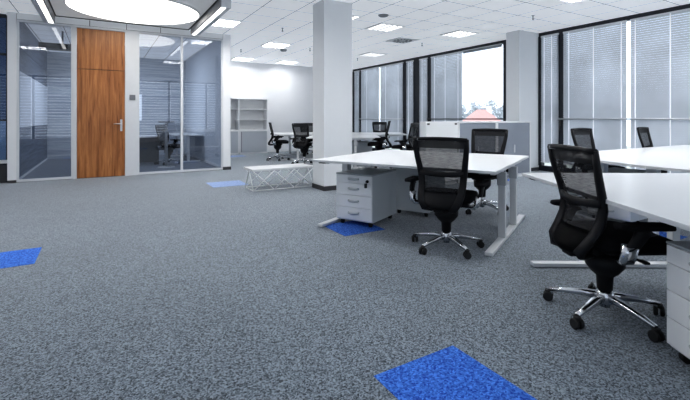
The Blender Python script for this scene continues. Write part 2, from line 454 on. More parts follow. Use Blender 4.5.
# ------------------------------------------------------------------ ceiling devices
def make_luminaire():
    t = thing('louver_ceiling_light', '', 'ceiling light')
    b = bm_new()
    for a in ((-.31, .31, -.31, -.285), (-.31, .31, .285, .31), (-.31, -.285, -.285, .285), (.285, .31, -.285, .285)): box(b, *a, -.02, 0)
    obj('frame', b, M['cab_white'], t)
    b = bm_new(); box(b, -.285, .285, -.285, .285, -.004, -.001); obj('diffuser', b, M['lamp'], t)
    b = bm_new()
    for i in range(3):
        x = -.285 + .57 * (i + 1) / 4; box(b, x - .012, x + .012, -.285, .285, -.024, -.006)
    for i in range(6):
        y = -.285 + .57 * (i + 1) / 7; box(b, -.285, .285, y - .004, y + .004, -.022, -.006)
    obj('louver', b, M['louver'], t)
    return t
lum = make_luminaire()
lspots = [
    (2.12, 8.50, 'louvred square ceiling light right of the linear light over the glass partition'),
    (3.99, 10.37, 'louvred square ceiling light left of the big pillar, nearest of three far lights'),
    (3.99, 13.35, 'louvred square ceiling light near the back wall above the white shelves'),
    (5.55, 13.35, 'louvred square ceiling light near the back wall just left of the pillar top'),
    (5.24, 7.18, 'louvred square ceiling light right of the pillar, beside a round grey detector'),
    (7.12, 6.85, 'louvred square ceiling light above the uncovered window'),
    (7.12, 10.40, 'faint distant louvred ceiling light above the far left window blinds'),
    (3.98, 6.93, 'louvred ceiling light mostly hidden behind the right edge of the pillar'),
    (6.49, 3.72, 'louvred ceiling light cut by the top of the picture at right'),
]
for i, (x, y, lb) in enumerate(lspots):
    o = place(lum, (x, y, ZC), 0, lb, i == 0, 'louvred ceiling lights')
    if i in (2, 3, 4, 5, 6, 7):                      # dimmer lights by the windows
        for ch in o.children:
            if ch.name.startswith('diffuser'):
                ch.data = ch.data.copy(); ch.data.materials[0] = M['lamp_mid' if i in (2, 3) else 'lamp_dim']
# further lights of the same ceiling grid, over the near part of the room
for x, y in ((2.12, 4.1), (4.62, 3.1), (6.49, 1.2), (-1.6, 5.3)):
    place(lum, (x, y, ZC), 0, 'louvred ceiling light overhead in the near part of the office', False, 'overhead louvred lights out of view')

t = thing('air_diffuser', 'square ceiling air grille with a dark ring of vents, right of the pillar', 'air vent', (6.49, 8.15, ZC))
b = bm_new(); box(b, -.3, .3, -.3, .3, -.012, 0, .003); obj('plate', b, M['cab_white'], t)
b = bm_new()
for k in range(16):
    a = 2 * PI * k / 16
    for r, l in ((.21, .07), (.115, .05)):
        box(b, r - l / 2, r + l / 2, -.022, .022, -.016, -.011, mtx=Matrix.Rotation(a, 4, 'Z'))
obj('vent_slots', b, M['grey_dev'], t)
def disc_dev(x, y, r, h, label, name='smoke_detector', cat='detector'):
    b = bm_new(); lathe(b, [(r, 0), (r, -.012), (r * .75, -h), (r * .3, -h - .004)], 20)
    o = obj(name, b, M['grey_dev']); o.location = (x, y, ZC); tag(o, label, cat)
disc_dev(4.60, 6.35, .10, .03, 'flat round grey ceiling loudspeaker right of the pillar top', 'ceiling_speaker', 'speaker')
disc_dev(4.45, 10.95, .10, .05, 'round grey detector on the ceiling left of the pillar', 'smoke_detector', 'detector')
def sprinkler(x, y, label, first=[None]):
    if first[0] is None:
        t = thing('fire_sprinkler', label, 'sprinkler', (x, y, ZC), 0, 'fire sprinklers')
        b = bm_new(); lathe(b, [(.03, 0), (.03, -.006), (.012, -.01), (.009, -.05), (.014, -.055), (.012, -.07)], 12); obj('body', b, M['grey_dev'], t)
        b = bm_new(); lathe(b, [(.022, -.075), (.022, -.08)], 12)
        tube(b, [(.012, 0, -.05), (.018, 0, -.065), (.01, 0, -.078)], .003, 6); tube(b, [(-.012, 0, -.05), (-.018, 0, -.065), (-.01, 0, -.078)], .003, 6)
        obj('deflector', b, M['grey_dev'], t); first[0] = t
    else:
        o = copy_tree(first[0]); o.location = (x, y, ZC); o['label'] = label
def cpt(px, py, Z=ZC):
    Y = 412 * (1.18 - Z) / (py - 119); return Wd((px - 345) / 412 * Y, Y)
sprinkler(*cpt(533, 15.5), 'fire sprinkler hanging from the ceiling above the square column by the windows')
sprinkler(*cpt(282.5, 28), 'fire sprinkler on the ceiling left of the pillar, nearest the pillar top')
sprinkler(*cpt(241, 49.5), 'fire sprinkler on the ceiling just right of the glass partition end')
sprinkler(*cpt(310, 48.5), 'fire sprinkler on the ceiling right against the left edge of the pillar')
sprinkler(*cpt(422, 43), 'fire sprinkler on the ceiling right of the dark air grille')
sprinkler(*cpt(357.5, 58), 'farthest fire sprinkler on the ceiling just right of the pillar')

# ------------------------------------------------------------------ window wall (x = XW)
def vbar(bm, y0, y1, z0=.0, z1=ZC, x0=XW, x1=XW + .09): box(bm, x0, x1, y0, y1, z0, z1)
def window(name, y0, y1, posts, panes):
    t = bpy.data.objects.new(name, None); COL.objects.link(t); t['kind'] = 'structure'
    b = bm_new(); vbar(b, y0, y1, ZC - .085, ZC); vbar(b, y0, y1, 0, .12)
    obj('window_frame', b, M['black_frame'], t)
    for a, c in posts:
        b = bm_new(); vbar(b, a, c, .12, ZC - .085, XW - .02); obj('window_post', b, M['black_frame'], t)
    for a, c in panes:
        b = bm_new(); box(b, XW + .05, XW + .058, a, c, .12, ZC - .085); obj('pane', b, M['glass_win'], t)
    for a, c in posts:
        if c - a > .12:
            b = bm_new(); y = (a + c) / 2
            box(b, XW - .035, XW - .02, y - .015, y + .015, 1.02, 1.16, .003); box(b, XW - .05, XW - .036, y - .011, y + .011, .93, 1.08, .004)
            obj('window_handle', b, M['joint'], t)
window('window_4', -.9, 5.89, [(5.80, 5.89), (5.28, 5.43), (2.35, 2.50), (1.97, 2.07), (-.9, -.8)],
       [(5.43, 5.80), (2.50, 5.28), (2.07, 2.35), (-.8, 1.97)])
window('window_5', 6.70, 14.0, [(6.70, 6.84), (9.43, 9.63), (9.96, 10.30), (10.60, 10.83), (13.34, 13.52), (13.82, 14.0)],
       [(6.84, 9.43), (9.63, 9.96), (10.30, 10.60), (10.83, 13.34), (13.52, 13.82)])
sbox('wall_window_lower', M['wall'], XW, XW + .2, 5.89, 6.70, 0, ZC)
sbox('wall_window_near', M['wall'], XW, XW + .2, YN, -.9, 0, ZC)

def blind(y0, y1, label, z0=.20, z1=ZC - .09, pitch=.042, cords=None):
    y0 -= .07
    t = thing('venetian_blind', label, 'window blind', (XW - .05, (y0 + y1) / 2, 0), 0, 'venetian blinds')
    w = (y1 - y0) / 2
    b = bm_new(); box(b, -.02, .02, -w, w, z1 - .035, z1); obj('head_rail', b, M['slat_rail'], t)
    b = bm_new(); z = z1 - .05
    while z > z0 + .03:
        # curved slat, nearly closed
        a = math.radians(66); dx, dz = .5 * .047 * math.cos(a), .5 * .047 * math.sin(a)
        v = [b.verts.new(p) for p in ((-dx, -w, z - dz), (-dx, w, z - dz), (.003, w, z + .004), (.003, -w, z + .004), (dx, w, z + dz), (dx, -w, z + dz))]
        f1 = b.faces.new((v[0], v[1], v[2], v[3])); f2 = b.faces.new((v[3], v[2], v[4], v[5])); f1.smooth = f2.smooth = True
        z -= pitch
    obj('slats', b, M['slat'], t)
    b = bm_new(); box(b, -.015, .015, -w, w, z0, z0 + .02); obj('bottom_rail', b, M['slat_rail'], t)
    for c in (cords or []):
        b = bm_new(); box(b, -.026, -.024, c - (y0 + y1) / 2 - .010, c - (y0 + y1) / 2 + .010, z0, z1 - .03); obj('ladder_tape', b, M['cord'], t)
blind(5.445, 5.785, 'narrow lowered blind right of the square column, between black posts', cords=[5.70, 5.52])
blind(4.09, 5.265, 'wide lowered blind of the right window group, left of the bright slit', cords=[5.13, 4.62, 4.10])
blind(2.52, 3.95, 'wide lowered blind at the right edge of the picture, right of the bright slit', cords=[3.86, 3.31, 2.7])
blind(-.78, 1.95, 'wide lowered blind of the right window group nearest the camera', cords=[1.7, .6, -.5])
blind(8.24, 9.42, 'lowered blind directly left of the uncovered bright window', cords=[9.25, 8.80, 8.30])
blind(9.645, 9.95, 'narrow lowered blind right of the thick black post, above the white cupboard', cords=[9.80])
blind(10.31, 10.59, 'narrow lowered blind left of the thick black post', cords=[10.45])
blind(10.84, 12.06, 'lowered blind of the far window, right of its pale slit', cords=[11.7, 11.0])
blind(12.20, 13.33, 'lowered blind of the far window, left of its pale slit', cords=[12.9])
blind(13.53, 13.81, 'narrowest farthest lowered blind just right of the pillar', cords=[])
# half raised blind pack over the bright window
t = thing('venetian_blind', 'raised blind packed into a thin white stack above the bright window', 'window blind', (XW - .05, 7.5, 0), 0, 'venetian blinds')
b = bm_new(); box(b, -.02, .02, -.65, .65, ZC - .10, ZC - .085); obj('head_rail', b, M['slat_rail'], t)
b = bm_new()
for k in range(6): box(b, -.022, .022, -.65, .65, ZC - .165 + k * .0105, ZC - .164 + k * .0105)
obj('slats', b, M['slat'], t)
b = bm_new(); box(b, -.02, .02, -.65, .65, ZC - .195, ZC - .187); obj('bottom_rail', b, M['slat_rail'], t)

def rail(y0, y1, n, label, m):
    t = thing('window_guard_rail', label, 'rail', (XW - .10, (y0 + y1) / 2, 1.18), 0, 'guard rails along the windows')
    w = (y1 - y0) / 2
    b = bm_new(); tube(b, [(0, -w, 0), (0, w, 0)], .016, 12); obj('bar', b, m, t)
    for k in range(n):
        y = -w + .04 + (2 * w - .08) * k / (n - 1)
        b = bm_new(); tube(b, [(0, y, 0), (.085, y, 0)], .010, 8); obj('bracket', b, m, t)
rail(2.0, 5.36, 2, 'horizontal steel guard rail across the right window blinds', M['steel'])
rail(10.72, 13.43, 2, 'horizontal guard rail across the farthest window behind the chairs', M['steel'])
rail(6.77, 9.53, 2, 'dark guard rail under the bright uncovered window', M['joint'])

# ------------------------------------------------------------------ outside
b = bm_new(); v = [b.verts.new(p) for p in ((XW + 2, -60, -9), (170, -60, -9), (170, 170, -9), (XW + 2, 170, -9))]; b.faces.new(v)
struct('ground_outside', b, M['grass'])
def out(px, Y): return Wd((px - 345) / 412 * Y, Y)
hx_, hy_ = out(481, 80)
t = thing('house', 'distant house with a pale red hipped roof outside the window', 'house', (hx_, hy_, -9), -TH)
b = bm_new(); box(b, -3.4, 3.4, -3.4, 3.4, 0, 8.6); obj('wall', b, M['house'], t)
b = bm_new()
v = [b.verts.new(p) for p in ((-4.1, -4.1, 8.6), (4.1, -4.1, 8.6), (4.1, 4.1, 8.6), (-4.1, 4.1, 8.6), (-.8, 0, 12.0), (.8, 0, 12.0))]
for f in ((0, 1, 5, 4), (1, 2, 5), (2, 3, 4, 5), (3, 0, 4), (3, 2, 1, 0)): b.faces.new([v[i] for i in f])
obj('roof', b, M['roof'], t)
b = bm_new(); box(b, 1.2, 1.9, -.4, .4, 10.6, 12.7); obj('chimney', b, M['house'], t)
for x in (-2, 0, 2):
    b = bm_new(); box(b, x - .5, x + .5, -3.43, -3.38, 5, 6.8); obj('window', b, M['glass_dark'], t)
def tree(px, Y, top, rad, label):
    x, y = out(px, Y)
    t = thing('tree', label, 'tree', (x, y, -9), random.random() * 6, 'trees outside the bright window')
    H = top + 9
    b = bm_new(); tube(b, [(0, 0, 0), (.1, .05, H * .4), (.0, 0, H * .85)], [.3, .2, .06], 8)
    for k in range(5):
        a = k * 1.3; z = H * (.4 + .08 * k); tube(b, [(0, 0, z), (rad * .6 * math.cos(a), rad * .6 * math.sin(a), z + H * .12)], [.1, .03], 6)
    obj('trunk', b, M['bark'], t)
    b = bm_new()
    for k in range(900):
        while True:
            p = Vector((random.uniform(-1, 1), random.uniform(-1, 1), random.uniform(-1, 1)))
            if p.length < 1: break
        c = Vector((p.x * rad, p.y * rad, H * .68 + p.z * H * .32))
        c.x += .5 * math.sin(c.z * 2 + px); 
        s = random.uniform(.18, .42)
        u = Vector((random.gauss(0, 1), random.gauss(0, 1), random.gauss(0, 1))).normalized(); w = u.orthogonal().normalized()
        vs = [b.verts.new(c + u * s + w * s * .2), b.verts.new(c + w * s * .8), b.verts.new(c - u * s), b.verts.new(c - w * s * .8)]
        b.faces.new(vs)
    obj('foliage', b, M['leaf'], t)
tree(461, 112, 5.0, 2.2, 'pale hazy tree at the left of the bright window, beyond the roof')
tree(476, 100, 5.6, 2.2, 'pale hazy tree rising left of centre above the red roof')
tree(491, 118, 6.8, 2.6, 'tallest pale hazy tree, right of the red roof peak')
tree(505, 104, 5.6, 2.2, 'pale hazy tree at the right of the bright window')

# ------------------------------------------------------------------ blue carpet tiles
def tile(x0, y0, label, s=.5, t_=.002, w=None, m='carpet_blue'):
    b = bm_new(); box(b, 0, w or s, 0, s, 0, t_)
    o = obj('blue_carpet_tile', b, M[m]); o.location = (x0, y0, 0); tag(o, label, 'carpet tile', 'blue carpet tiles')
tile(1.075, 1.06, 'bright blue carpet tile on the floor at the bottom of the picture')
tile(-.97, 4.18, 'blue carpet tile on the grey floor at the left edge')
tile(1.66, 7.24, 'blue carpet tile with sheen coloured in, on the floor left of the white bench', .62, m='carpet_sheen')
tile(2.11, 3.57, 'blue carpet tile under the white drawer unit of the middle desk', .5)
tile(3.45, 12.75, 'small distant blue carpet tile in front of the white shelves', .5, m='carpet_sheen')
tile(4.45, 1.80, 'blue carpet tile glimpsed under the right desks behind the armrest', .6)
tile(6.62, 5.18, 'small blue patch of carpet tile right behind the middle desk legs', .24)

# ------------------------------------------------------------------ office chair
def make_chair():
    t = thing('office_chair', '', 'chair')
    hub = obj('base_hub', (lambda b: (lathe(b, [(.045, .075), (.05, .085), (.05, .135), (.036, .15)], 20), b)[1])(bm_new()), M['chrome'], t)
    for k in range(5):
        a = 2 * PI * k / 5 + math.radians(13)
        c, s = math.cos(a), math.sin(a)
        b = bm_new()
        pts = [(c * r, s * r, z) for r, z in ((.03, .112), (.12, .107), (.22, .092), (.315, .074))]
        ribbon(b, pts, [.048, .044, .036, .028], [.04, .034, .026, .020], side=(-s, c, 0))
        tube(b, [(c * .30, s * .30, .085), (c * .30, s * .30, .045)], .012, 8)
        arm = obj('base_arm', b, M['chrome'], t)
        b = bm_new()
        d = Vector((-s, c, 0)).normalized(); rot = Matrix.Rotation(k * 1.1, 3, 'Z'); d = rot @ d
        ctr = Vector((c * .315, s * .315, .03))
        for q in (-1, 1):
            tube(b, [ctr + d * (q * .007), ctr + d * (q * .013), ctr + d * (q * .024), ctr + d * (q * .027)], [.028, .030, .030, .024], 16)
        tube(b, [ctr + Vector((0, 0, .018)), ctr + Vector((0, 0, .04))], .02, 10)
        obj('caster', b, M['rubber'], arm)
    b = bm_new(); lathe(b, [(.028, .05), (.028, .22), (.020, .222), (.020, .39)], 18); obj('gas_lift', b, M['chrome'], t)
    b = bm_new()
    box(b, -.085, .085, -.13, .13, .375, .425, .015); box(b, -.05, .05, -.24, -.10, .365, .41, .012)
    tube(b, [(.06, .03, .395), (.25, .05, .40)], .007, 8); tube(b, [(-.06, -.03, .395), (-.24, -.03, .40)], .007, 8)
    box(b, .22, .275, .035, .065, .393, .407, .004)
    lathe(b, [(.030, .150), (.042, .155), (.046, .235), (.075, .26), (.105, .30), (.11, .38)], 20)
    obj('seat_mechanism', b, M['black'], t)
    b = bm_new(); cushion(b, .50, .48, .075, .075, .478); obj('seat', b, M['black_soft'], t)
    b = bm_new(); box(b, -.22, .22, -.12, .26, .424, .445, .008); obj('seat_pan', b, M['black'], t)
    # backrest: side stiles sweep from the top rail down and under the seat
    prof = [(1.005, .232, -.212), (.93, .227, -.200), (.84, .215, -.178), (.75, .201, -.153), (.67, .190, -.138), (.59, .182, -.148), (.52, .174, -.182), (.455, .160, -.228), (.405, .130, -.245), (.382, .09, -.20), (.378, .055, -.12)]
    back = bm_new()
    for sg in (-1, 1):
        pts = [(sg * x, y, z) for z, x, y in prof]
        ribbon(back, pts, [.034, .042, .048, .052, .056, .060, .064, .066, .06, .05, .045], [.024, .026, .028, .030, .032, .036, .036, .034, .03, .028, .026])
    tp = [(-.235 + .47 * k / 8, -.212 - .022 * (1 - (k / 4 - 1) ** 2), 1.0 + .008 * (1 - (k / 4 - 1) ** 2)) for k in range(9)]
    ribbon(back, tp, .032, .028, side=(0, .15, 1))
    fr = obj('back_frame', back, M['black'], t)
    def at(z):
        for (z1, x1, y1), (z0, x0, y0) in zip(prof, prof[1:]):
            if z0 <= z <= z1:
                f = (z - z0) / (z1 - z0); return x0 + (x1 - x0) * f, y0 + (y1 - y0) * f
    def panel(za, zb, rows, dy=0.0, inset=.012, bow=.03):
        b = bm_new(); R = []
        for i in range(rows + 1):
            z = za + (zb - za) * i / rows; x, y = at(z)
            R.append([((x - inset) * (2 * k / 10 - 1), y + dy - bow * (1 - (2 * k / 10 - 1) ** 2), z) for k in range(11)])
        sheet(b, R); return b
    obj('mesh_back', panel(.925, .50, 14), M['weave'], t)
    obj('mesh_band', panel(.995, .925, 4, -.001), M['weave_dense'], t)
    # lower shell behind the seat
    b = panel(.545, .395, 6, -.006, .01, .035)
    r = bmesh.ops.solidify(b, geom=b.faces[:], thickness=.012)
    obj('lower_shell', b, M['black'], t)
    b = bm_new(); x, y = at(.70)
    ribbon(b, [(x * (2 * k / 8 - 1), y - .012 - .035 * (1 - (k / 4 - 1) ** 2), .705 - .012 * (1 - (k / 4 - 1) ** 2)) for k in range(9)], .045, .02, side=(0, .1, 1))
    obj('lumbar_bar', b, M['black'], t)
    b = bm_new(); box(b, -.20, -.13, -.2335, -.230, .989, 1.006); obj('maker_label', b, M['paleplate'], t)
    for sg in (-1, 1):
        b = bm_new()
        ribbon(b, [(sg * .290, -.075, .43), (sg * .306, -.065, .48), (sg * .316, -.04, .53), (sg * .317, -.01, .58), (sg * .315, .01, .603)], [.072, .070, .070, .080, .12], [.034, .032, .03, .032, .03], side=(0, 1, 0))
        a = obj('armrest', b, M['black'], t)
        b = bm_new()
        ribbon(b, [(sg * .10, -.03, .402), (sg * .20, -.04, .398), (sg * .278, -.07, .412), (sg * .291, -.075, .44), (sg * .303, -.066, .505)], [.06, .064, .076, .086, .082], [.016, .020, .030, .046, .048], side=(0, 1, 0))
        obj('arm_bracket', b, M['chrome'], a)
        b = bm_new(); cushion(b, .095, .31, .03, .0, .612, 24, .006)
        for v_ in b.verts: v_.co.x += sg * .315
        obj('arm_pad', b, M['black_soft'], a)
    return t
chair = make_chair()
def put_chair(X, Y, heading, label, group, first=False, lift=0.0, turn=0):
    x, y = Wd(X, Y)
    o = place(chair, (x, y, 0), yaw(heading), label, first, group)
    if turn:
        for ch in o.children:
            if ch.name.startswith('base_arm'): ch.rotation_euler.z = math.radians(turn)
    if lift:
        for ch in o.children:
            if not ch.name.startswith(('base_hub', 'base_arm', 'gas_lift')): ch.location.z += lift
    return o
put_chair(1.57, 2.49, 88, 'large black mesh swivel chair at the near right desk, nearest the camera', 'black mesh office chairs', True)
put_chair(.93, 3.78, 29, 'black mesh swivel chair seen from behind in front of the middle desk', 'black mesh office chairs', turn=17)
put_chair(1.765, 5.30, 224, 'black mesh swivel chair on the far side of the middle desk facing it', 'black mesh office chairs', lift=.03)
put_chair(3.47, 5.68, 150, 'black chair back showing above the rear right desk, left of two by the blinds', 'black mesh office chairs', lift=.03)
put_chair(4.92, 6.46, 142, 'black chair back leaning by the blinds behind the rear right desk, right of two', 'black mesh office chairs', lift=.03)
put_chair(-1.93, 11.8, 85, 'distant black chair in side view in front of the white shelves', 'black mesh office chairs', lift=.06)
put_chair(-1.06, 10.75, 25, 'distant black chair with pale see-through back, beside the white bench and pillar', 'black mesh office chairs', lift=.05)
put_chair(-1.27, 14.0, 170, 'farthest black chair back partly hidden by the left edge of the pillar', 'black mesh office chairs', lift=.02)
put_chair(.86, 10.0, 272, 'distant black chair in side view right of the pillar, facing left', 'black mesh office chairs', lift=.11)
put_chair(1.42, 9.55, 300, 'distant black chair turned half away, above the left end of the middle desk', 'black mesh office chairs', lift=.07)
put_chair(1.18, 13.9, 180, 'small distant black chair back against the far window blinds', 'black mesh office chairs', lift=.06)

# ------------------------------------------------------------------ desks
ZD = .74
def make_desk(L=1.92, D=1.77):
    t = thing('double_desk', '', 'desk')
    b = bm_new(); box(b, -L / 2, L / 2, -D / 2, D / 2, ZD - .025, ZD, .004); obj('tabletop', b, M['desk'], t)
    b = bm_new()
    for y in (-.29, .29): box(b, -L / 2 + .06, L / 2 - .06, y - .03, y + .03, ZD - .075, ZD - .026)
    obj('crossbeam', b, M['desk_leg'], t)
    for sg in (-1, 1):
        x = sg * (L / 2 - .07)
        b = bm_new()
        box(b, x - .035, x + .035, -D / 2 + .05, D / 2 - .05, 0.004, .034, .006)
        obj('foot_bar', b, M['desk_leg'], t)
        for q in (-1, 1):
            y = q * .285
            b = bm_new(); box(b, x - .033, x + .033, y - .03, y + .03, .034, ZD - .10, .006)
            lg = obj('leg', b, M['desk_leg'], t)
            b = bm_new(); box(b, x - .042, x + .042, y - .042, y + .042, ZD - .20, ZD - .075, .006); obj('leg_sleeve', b, M['leg_sleeve'], lg)
        b = bm_new(); box(b, x - .02, x + .02, -D / 2 + .2, D / 2 - .2, ZD - .06, ZD - .026); obj('support_arm', b, M['desk_leg'], t)
    for x in (-.85, .85):
        b = bm_new(); box(b, x - .04, x + .04, -D / 2 + .03, -D / 2 + .07, ZD - .04, ZD - .026); obj('edge_clip', b, M['joint'], t)
    return t
desk = make_desk()
def put_desk(X, Y, heading, label, first=False):
    x, y = Wd(X, Y); return place(desk, (x, y, 0), yaw(heading), label, first, 'white double desks')
put_desk(.925, 4.715, 32.3, 'large white double desk in the middle with white T-shaped legs', True)
put_desk(2.318, 2.40, 91, 'near right white desk cut by the picture edge, beside the large near chair')
put_desk(-.02, 10.72, 91, 'distant white desk behind the pillar, showing on its right side')
put_desk(-1.32, 12.85, 75, 'distant white desk in front of the back wall, left of the pillar')
put_desk(.92, 12.72, 91, 'far white desk by the window blinds behind two black chairs')

# rear right desk with a rounded front outline
t = thing('rear_desk', 'white desk with curved front edge behind the near right desk, by the blinds', 'desk')
pts = [(2.62, 5.0), (2.655, 4.72), (2.70, 4.42), (2.755, 4.12), (2.83, 3.86), (2.95, 3.62), (3.15, 3.46), (3.5, 3.42), (6.17, 6.38), (5.785, 7.03), (2.95, 5.375), (2.72, 5.2)]
b = bm_new(); prism(b, [Wd(*p) for p in pts], ZD - .025, ZD, .003); obj('tabletop', b, M['desk'], t)
b = bm_new()
pa, pb = Vector((*Wd(4.15, 4.95), 0)), Vector((*Wd(5.6, 5.78), 0)); dd = (pb - pa).normalized(); nn = Vector((-dd.y, dd.x, 0))
for off in (0,):
    q = [pa + nn * (off - .012), pb + nn * (off - .012), pb + nn * (off + .012), pa + nn * (off + .012)]
    prism(b, [(v_.x, v_.y) for v_ in q], ZD, ZD + .0015)
obj('cable_slot', b, M['ped_top'], t)
for (X, Y) in ((2.87, 4.60), (2.98, 3.98), (5.45, 6.45), (5.60, 5.95)):
    x, y = Wd(X, Y)
    b = bm_new(); box(b, x - .035, x + .035, y - .035, y + .035, .034, ZD - .03, .006); lg = obj('leg', b, M['desk_leg'], t)
    b = bm_new(); box(b, x - .045, x + .045, y - .045, y + .045, ZD - .2, ZD - .04, .006); obj('leg_sleeve', b, M['leg_sleeve'], lg)
for (A_, B_) in (((2.80, 5.0), (3.04, 3.64)), ((5.36, 6.75), (5.68, 5.69))):
    a_, c_ = Vector((*Wd(*A_), 0)), Vector((*Wd(*B_), 0)); dd = (c_ - a_).normalized(); nn = Vector((-dd.y, dd.x, 0)) * .035
    b = bm_new(); prism(b, [((v_).x, (v_).y) for v_ in (a_ - nn, c_ - nn, c_ + nn, a_ + nn)], .004, .034, .005); obj('foot_bar', b, M['desk_leg'], t)

# ------------------------------------------------------------------ drawer pedestals
def make_ped(w=.46, d=.6, h=.575):
    t = thing('drawer_pedestal', '', 'drawer unit')
    z0 = .055
    b = bm_new(); box(b, -w / 2, w / 2, -d / 2 + .02, d / 2, z0, h - .012, .002); obj('body', b, M['ped_side'], t)
    b = bm_new(); box(b, -w / 2 - .002, w / 2 + .002, -d / 2, d / 2 + .002, h - .012, h, .002); obj('top_panel', b, M['ped_top'], t)
    hs = [.088, .134, .134, .134]; z = h - .016
    for i, hh in enumerate(hs):
        b = bm_new(); box(b, -w / 2 + .003, w / 2 - .003, -d / 2, -d / 2 + .02, z - hh + .004, z, .002); dr = obj('drawer', b, M['ped'], t)
        b = bm_new(); zc = z - hh * .42
        tube(b, [(-.062, -d / 2, zc), (-.055, -d / 2 - .018, zc - .002), (-.03, -d / 2 - .026, zc - .004), (.03, -d / 2 - .026, zc - .004), (.055, -d / 2 - .018, zc - .002), (.062, -d / 2, zc)], [.010, .011, .011, .011, .011, .010], 10)
        obj('handle', b, M['leg_sleeve'], dr)
        z -= hh
    b = bm_new(); tube(b, [(w / 2 - .055, -d / 2, h - .07), (w / 2 - .055, -d / 2 - .012, h - .07)], .016, 14)
    lk = obj('lock', b, M['key'], t)
    b = bm_new(); box(b, w / 2 - .058, w / 2 - .052, -d / 2 - .04, -d / 2 - .012, h - .078, h - .062); box(b, w / 2 - .068, w / 2 - .042, -d / 2 - .05, -d / 2 - .03, h - .135, h - .085, .004)
    obj('key', b, M['key'], lk)
    for sx in (-1, 1):
        for sy in (-1, 1):
            b = bm_new(); x, y = sx * (w / 2 - .05), sy * (d / 2 - .06)
            tube(b, [(x - .014, y, .028), (x + .014, y, .028)], .028, 14); box(b, x - .02, x + .02, y - .015, y + .015, .03, z0)
            obj('caster', b, M['rubber'], t)
    return t
ped = make_ped()
def put_ped(X, Y, heading, label, first=False):
    x, y = Wd(X, Y); return place(ped, (x, y, 0), yaw(heading), label, first, 'white mobile drawer pedestals')
put_ped(.255, 4.79, 32.3, 'white four-drawer mobile pedestal with keys under the middle desk', True)
put_ped(.961, 5.283, 212.3, 'pale back of a drawer pedestal under the middle desk, behind the front one')
put_ped(1.89, 1.81, 91, 'white drawer pedestal cut by the right edge under the near right desk')
put_ped(.42, 11.1, 91, 'distant grey-looking pedestal under the desk right of the pillar')
put_ped(3.24, 4.82, 60, 'white drawer pedestal under the rear desk glimpsed beside the armrest')

# ------------------------------------------------------------------ white bench with wire legs
t = thing('low_bench', 'low white bench with crossed wire legs beside the pillar', 'bench', (2.105, 6.50, 0))
BL_, BD, BH = 1.12, .48, .36
b = bm_new(); box(b, 0, BL_, 0, BD, BH - .035, BH, .006); obj('bench_top', b, M['desk'], t)
b = bm_new(); r_ = .008
tube(b, [(.02, .02, r_), (BL_ - .02, .02, r_), (BL_ - .02, BD - .02, r_), (.02, BD - .02, r_), (.02, .02, r_)], r_, 8); obj('base_ring', b, M['cab_white'], t)
for yy, hz in ((.02, 0), (BD - .02, 0)):
    n_ = 3; st = (BL_ - .04) / n_
    for k in range(n_):
        x0 = .02 + k * st
        for A_, B_ in (((x0, r_), (x0 + st, BH - .04)), ((x0, BH - .04), (x0 + st, r_))):
            b = bm_new(); tube(b, [(A_[0], yy + (.004 if A_[1] > .1 else 0), A_[1]), (B_[0], yy + (.004 if A_[1] > .1 else 0), B_[1])], .0095 if yy < .1 else .005, 8); obj('wire_leg', b, M['cab_white'], t)
for x0 in (.02, BL_ - .02):
    b = bm_new(); tube(b, [(x0, .02, r_), (x0, BD * .5, BH - .04), (x0, BD - .02, r_)], .007, 8); obj('wire_leg', b, M['cab_white'], t)

# ------------------------------------------------------------------ sideboards by the window
FY = 5.44; FD = .42; CH = 1.135
def tambour(x0, x1, label):
    t = thing('tambour_cabinet', label, 'cabinet', (x0, FY, 0), 0, 'grey tambour cabinets by the window')
    w = x1 - x0
    b = bm_new(); box(b, 0, w, .02, FD, .06, CH - .03); box(b, 0, .035, 0, .02, .06, CH - .03); box(b, w - .035, w, 0, .02, .06, CH - .03); obj('body', b, M['cab_white'], t)
    b = bm_new(); box(b, -.002, w + .002, -.005, FD, CH - .03, CH, .003); obj('top_panel', b, M['cab_white'], t)
    b = bm_new(); box(b, .01, w - .01, .02, FD, 0, .06); obj('plinth', b, M['cab_white'], t)
    b = bm_new(); n_ = int((w - .07) / .022)
    for k in range(n_):
        x = .036 + k * (w - .072) / n_; box(b, x + .001, x + (w - .072) / n_ - .001, .006, .02, .07, CH - .035, .002)
    d = obj('tambour_door', b, M['tambour'], t)
    b = bm_new(); box(b, w / 2 - .012, w / 2 + .012, -.008, .008, .5, .66, .003); obj('handle', b, M['frame_light'], d)
tambour(5.63, 6.68, 'grey-fronted low cabinet by the window, left of two beside the white cupboard')
tambour(6.685, 7.74, 'grey-fronted low cabinet directly in front of the square column')
t = thing('white_cupboard', 'white-fronted cupboard under the blind, left of the grey cabinets', 'cabinet', (4.85, FY, 0))
b = bm_new(); box(b, 0, .775, .02, .15, .06, CH, .002); obj('body', b, M['cab_white'], t)
b = bm_new(); box(b, .004, .771, 0, .02, .065, CH - .004, .002); dr_ = obj('door', b, M['cab_white'], t)
for x in (.03, .69):
    b = bm_new(); box(b, x, x + .05, -.006, 0, CH - .06, CH - .03); obj('hinge_cover', b, M['joint'], dr_)
b = bm_new(); tube(b, [(.75, 0, .64), (.75, -.02, .64), (.75, -.02, .52), (.75, 0, .52)], .006, 8); obj('handle', b, M['joint'], dr_)
b = bm_new(); box(b, .01, .765, .02, .15, 0, .06); obj('plinth', b, M['cab_white'], t)

